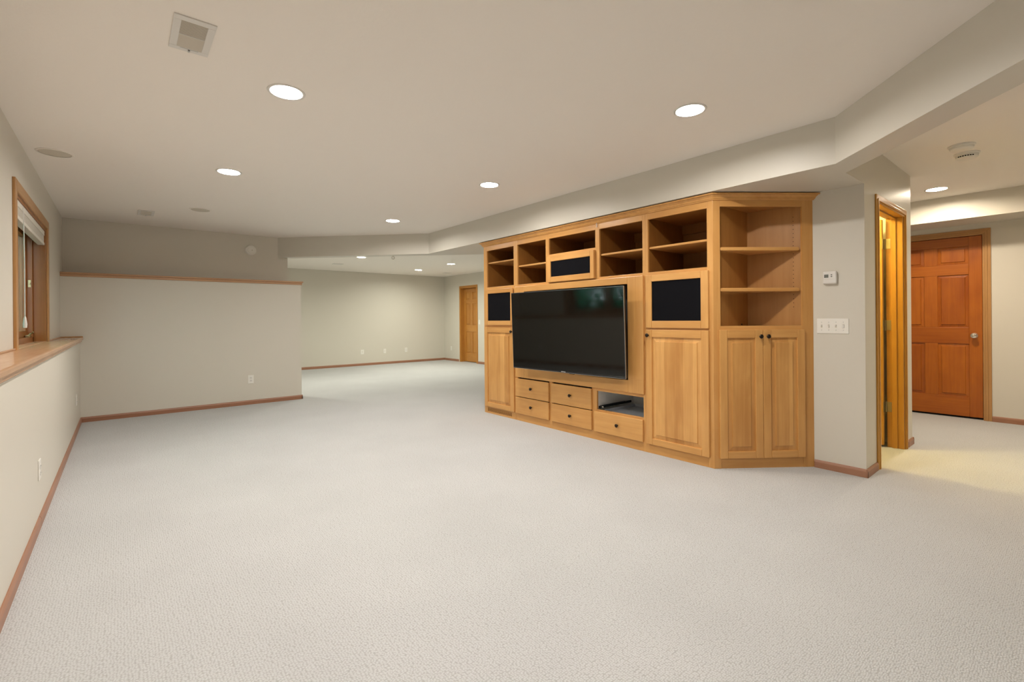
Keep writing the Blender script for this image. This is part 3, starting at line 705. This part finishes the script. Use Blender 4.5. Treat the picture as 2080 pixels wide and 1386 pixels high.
for (x, y), l in zip(HALL_CANS, ('lit recessed light in the hallway ceiling near the reddish door',
                'unseen recessed light added beyond the right edge to brighten the hallway')):
    put_can('h', em_hall, x, y, ZH, l)
cb = empty('closet_lamp', (4.50, 1.78, 2.43), 0, 'warm glowing globe lamp on the ceiling of the small lit room', 'ceiling lamp')
MB().lathe([(0, 0), (0.07, 0), (0.07, -0.02), (0.05, -0.03), (0, -0.03)], (0, 0, 0), 'z', 24).build('base', white_gl, cb, smooth=True)
MB().lathe([(0.0, -0.17), (0.05, -0.155), (0.08, -0.11), (0.07, -0.06), (0.045, -0.03)], (0, 0, 0), 'z', 24).build('globe', em_closet, cb, smooth=True)

GS = 'round in-ceiling speakers'
sp = empty('ceiling_speaker', (-0.365, 4.822, ZC), 0, 'round off white ceiling speaker above the window', 'speaker', GS)
MB().lathe([(0.092, 0.0), (0.107, 0.0), (0.107, -0.004), (0.102, -0.006), (0.092, -0.005)], (0, 0, 0), 'z', 40).build('rim', ceil_m, sp, smooth=True)
MB().lathe([(0.0, -0.0040), (0.085, -0.0038), (0.092, -0.003), (0.092, 0.0), (0, 0.0)], (0, 0, 0), 'z', 40).build('speaker_grille', grille_m, sp)
s2 = copy_tree(sp); s2.location = (0.695, 6.305, ZC); tag(s2, 'round off white ceiling speaker near the far left wall', 'speaker', GS)

GV = 'white ceiling registers'
def register(x, y, w_, l_, label, slats=12):
    v = empty('ceiling_vent', (x, y, ZC), 0, label, 'vent', GV)
    hw, hl = w_/2, l_/2; iw, il = hw*0.62, hl*0.78
    MB().box(-hw, hw, -hl, -il, -0.006, 0).box(-hw, hw, il, hl, -0.006, 0).box(-hw, -iw, -il, il, -0.006, 0).box(iw, hw, -il, il, -0.006, 0).build('frame', white_gl, v, bevel=0.002)
    MB().box(-iw, iw, 0.004-0.006, 0.008-0.006, -0.006, 0).build('cross_bar', white_gl, v)
    MB().box(-iw, iw, -il, il, -0.0008, -0.0001).build('duct', duct_m, v)
    for k in range(slats):
        yy = -il+(k+0.5)*(il)/slats
        MB().poly([(-iw, yy-0.0017, -0.002), (iw, yy-0.0017, -0.002), (iw, yy+0.0017, -0.0048), (-iw, yy+0.0017, -0.0048)]).build('slat', grille_m, v)
        yy = (k+0.5)*(il)/slats
        MB().poly([(-iw, yy-0.0052, -0.001), (iw, yy-0.0052, -0.001), (iw, yy+0.0052, -0.0055), (-iw, yy+0.0052, -0.0055)]).build('slat', grille_m, v)
    MB().box(-0.035, 0.035, il+0.002, il+0.006, -0.0075, -0.005).box(-0.004, 0.004, il+0.004, il+0.020, -0.014, -0.006).build('lever', zinc_m, v, bevel=0.001)
    return v
register(0.248, 2.482, 0.150, 0.300, 'square white ceiling vent nearest the viewpoint')
register(0.232, 6.86, 0.150, 0.300, 'small white ceiling vent at the far left by the stepped wall', 8)
for x, y, l in ((3.62, 10.28, 'thin ceiling vent of the farther room seen under the soffit'), (6.60, 10.66, 'thin ceiling vent of the farther room above the far door')):
    v = empty('ceiling_vent', (x, y, ZB), 0, l, 'vent', GV)
    MB().box(-0.10, 0.10, -0.08, -0.05, -0.006, 0).box(-0.10, 0.10, 0.05, 0.08, -0.006, 0).box(-0.10, -0.08, -0.05, 0.05, -0.006, 0).box(0.08, 0.10, -0.05, 0.05, -0.006, 0).build('frame', white_gl, v)
    MB().box(-0.08, 0.08, -0.05, 0.05, -0.002, 0).build('duct', grille_m, v)
    for k in range(6): MB().box(-0.08, 0.08, -0.045+k*0.016, -0.037+k*0.016, -0.005, -0.002).build('slat', white_gl, v)

GD = 'white smoke detectors on the hallway ceiling'
def detector(x, y, R, hgt, label):
    d = empty('smoke_detector', (x, y, ZH), 0, label, 'smoke detector', GD)
    MB().lathe([(0, 0), (R, 0), (R, -0.010), (R-0.004, -0.012), (0, -0.012)], (0, 0, 0), 'z', 40).build('mounting_plate', white_m, d, smooth=True)
    MB().lathe([(0, -0.012), (R-0.008, -0.012), (R-0.010, -hgt*0.75), (R-0.022, -hgt), (0, -hgt)], (0, 0, 0), 'z', 40).build('cover', white_m, d, smooth=True)
    return d
detector(4.845, 0.590, 0.078, 0.036, 'round white smoke detector on hallway ceiling, nearer of the two')
d = detector(5.115, 0.593, 0.076, 0.044, 'round white smoke detector with dark slots, nearer the hallway light')
for k in range(7):
    a = PI+(-3+k)*0.22; R = 0.0672
    MB().box(-0.0012, 0.0012, -0.005, 0.005, -0.034, -0.026).build('slot', dark_m, d, loc=(R*math.cos(a), R*math.sin(a), 0)).rotation_euler = (0, 0, a)

ra = empty('smoke_alarm', (1.466, 7.744, 2.190), 0, 'round white alarm on the upper stepped wall under the ceiling', 'alarm')
MB().lathe([(0, 0), (0.073, 0), (0.073, -0.010), (0, -0.010)], (0, 0, 0), 'y', 40).build('mounting_plate', white_m, ra, smooth=True)
MB().lathe([(0, -0.010), (0.070, -0.010), (0.068, -0.026), (0.056, -0.034), (0.040, -0.031), (0.036, -0.036), (0, -0.038)], (0, 0, 0), 'y', 40).build('cover', white_m, ra, smooth=True)
MB().lathe([(0, -0.0372), (0.008, -0.0372), (0.007, -0.041), (0, -0.041)], (0.012, 0, 0), 'y', 16).build('test_button', grille_m, ra, smooth=True)
MB().lathe([(0, -0.031), (0.004, -0.031), (0.003, -0.035), (0, -0.035)], (-0.046, 0, 0.016), 'y', 12).build('indicator', white_gl, ra, smooth=True)

# ------------------------------------------------------------------ wall plates
GO = 'white wall plates near the floor'
def plate(name, loc, rz, label, cat='outlet', kind='duplex', group=GO, w_=0.072, h_=0.117):
    p = empty(name, loc, rz, label, cat, group)
    MB().box(-w_/2, w_/2, -0.006, 0.0, -h_/2, h_/2).build('cover_plate', white_m, p, bevel=0.003)
    if kind == 'duplex':
        for dz in (-0.0195, 0.0195):
            s = MB().prism([(0.0165*math.cos(a*PI/8), max(-0.0135, min(0.0135, 0.0175*math.sin(a*PI/8)))) for a in range(16)], 0, 0.0025)
            s.v = [(x, -0.006-z, y+dz) for x, y, z in s.v]
            so = s.build('socket', white_gl, p)
            MB().box(-0.0075, -0.0055, -0.0089, -0.0083, dz-0.003, dz+0.006).box(0.0055, 0.0075, -0.0089, -0.0083, dz-0.003, dz+0.006).build('slot', dark_m, so)
        MB().lathe([(0, 0), (0.003, 0), (0.002, 0.0015), (0, 0.0015)], (0, -0.006, 0), 'y', 10, -1).build('screw', zinc_m, p)
    elif kind == 'jack':
        MB().box(-0.009, 0.009, -0.008, -0.006, -0.011, 0.011).build('jack', grille_m, p, bevel=0.001)
        for dz in (-0.042, 0.042): MB().lathe([(0, 0), (0.003, 0), (0.002, 0.0015), (0, 0.0015)], (0, -0.006, dz), 'y', 10, -1).build('screw', zinc_m, p)
    elif kind == 'switch':
        MB().box(-0.005, 0.005, -0.013, -0.006, -0.008, 0.010).build('toggle', white_gl, p, bevel=0.001)
        for dz in (-0.03, 0.03): MB().lathe([(0, 0), (0.003, 0), (0.002, 0.0015), (0, 0.0015)], (0, -0.006, dz), 'y', 10, -1).build('screw', zinc_m, p)
    return p
plate('wall_outlet', (1.394, YS, 0.349), 0, 'white duplex outlet low on the stepped far left wall')
plate('wall_outlet', (XL, 3.82, 0.323), PI/2, 'white duplex outlet on the left wall nearest the viewpoint')
plate('wall_outlet', (XL, 6.765, 0.348), PI/2, 'white duplex outlet on the left wall near the far corner')
plate('wall_outlet', (4.74, YB, 0.347), 0, 'white plate on the farther room end wall, left of three', kind='jack', w_=0.09)
plate('wall_outlet', (5.347, YB, 0.342), 0, 'white plate on the farther room end wall, middle of three', kind='jack')
plate('wall_outlet', (5.957, YB, 0.345), 0, 'white plate on the farther room end wall, right of three')
plate('wall_outlet', (XB, 11.385, 0.343), -PI/2, 'white plate on the farther side wall between corner and door')
plate('light_switch', (XB, 10.015, 1.083), -PI/2, 'white light switch right of the far door beside the cabinet', 'light switch', 'switch', None)

# four-gang switch plate and thermostat on the wall right of the corner cabinet
sw = empty('light_switch', (XT, 1.2195, 1.0895), -PI/2, 'wide white four gang switch plate below the thermostat', 'light switch')
MB().box(-0.1035, 0.1035, -0.006, 0, -0.0565, 0.0565).build('cover_plate', white_m, sw, bevel=0.003)
for i, yv in enumerate((1.291, 1.244, 1.197, 1.150)):
    x = 1.2195-yv
    if i < 3:
        s = MB().box(x-0.005, x+0.005, -0.0075, -0.006, -0.012, 0.012).build('toggle_slot', grille_m, sw)
        tg = MB(); tg.v = [(x-0.004, -0.006, -0.004), (x+0.004, -0.006, -0.004), (x+0.004, -0.006, 0.006), (x-0.004, -0.006, 0.006), (x-0.0032, -0.017, 0.003 if i != 1 else -0.012), (x+0.0032, -0.017, 0.003 if i != 1 else -0.012), (x+0.0032, -0.017, 0.010 if i != 1 else -0.005), (x-0.0032, -0.017, 0.010 if i != 1 else -0.005)]
        tg.f = [(0, 1, 2, 3), (4, 5, 6, 7), (0, 1, 5, 4), (1, 2, 6, 5), (2, 3, 7, 6), (3, 0, 4, 7)]
        tg.build('toggle', white_gl, sw, bevel=0.001)
    else:
        MB().box(x-0.006, x+0.006, -0.012, -0.006, -0.013, 0.013).build('dimmer_slider', white_gl, sw, bevel=0.002)
        MB().box(x-0.007, x+0.007, -0.0068, -0.006, -0.015, 0.015).build('toggle_slot', grille_m, sw)
    for dz in (-0.030, 0.030):
        MB().lathe([(0, 0), (0.0035, 0), (0.0025, 0.0015), (0, 0.0015)], (x, -0.006, dz), 'y', 10, -1).build('screw', zinc_m, sw)
th = empty('thermostat', (XT, 1.2295, 1.454), -PI/2, 'small white thermostat with grey display above the switch plate', 'thermostat')
MB().box(-0.040, 0.044, -0.008, 0.0, -0.050, 0.042).build('wall_base', white_m, th, bevel=0.003)
MB().box(-0.0455, 0.0455, -0.032, -0.008, -0.046, 0.047).build('case', white_gl, th, bevel=0.008)
MB().box(-0.034, -0.006, -0.0328, -0.0315, 0.000, 0.024).build('display', lcd_m, th)
for dz in (0.004, 0.017): MB().box(0.009, 0.019, -0.0345, -0.0315, dz, dz+0.006).build('button', lcd_m, th, bevel=0.001)
MB().box(-0.036, 0.036, -0.0325, -0.0315, -0.013, -0.0115).build('seam', grille_m, th)
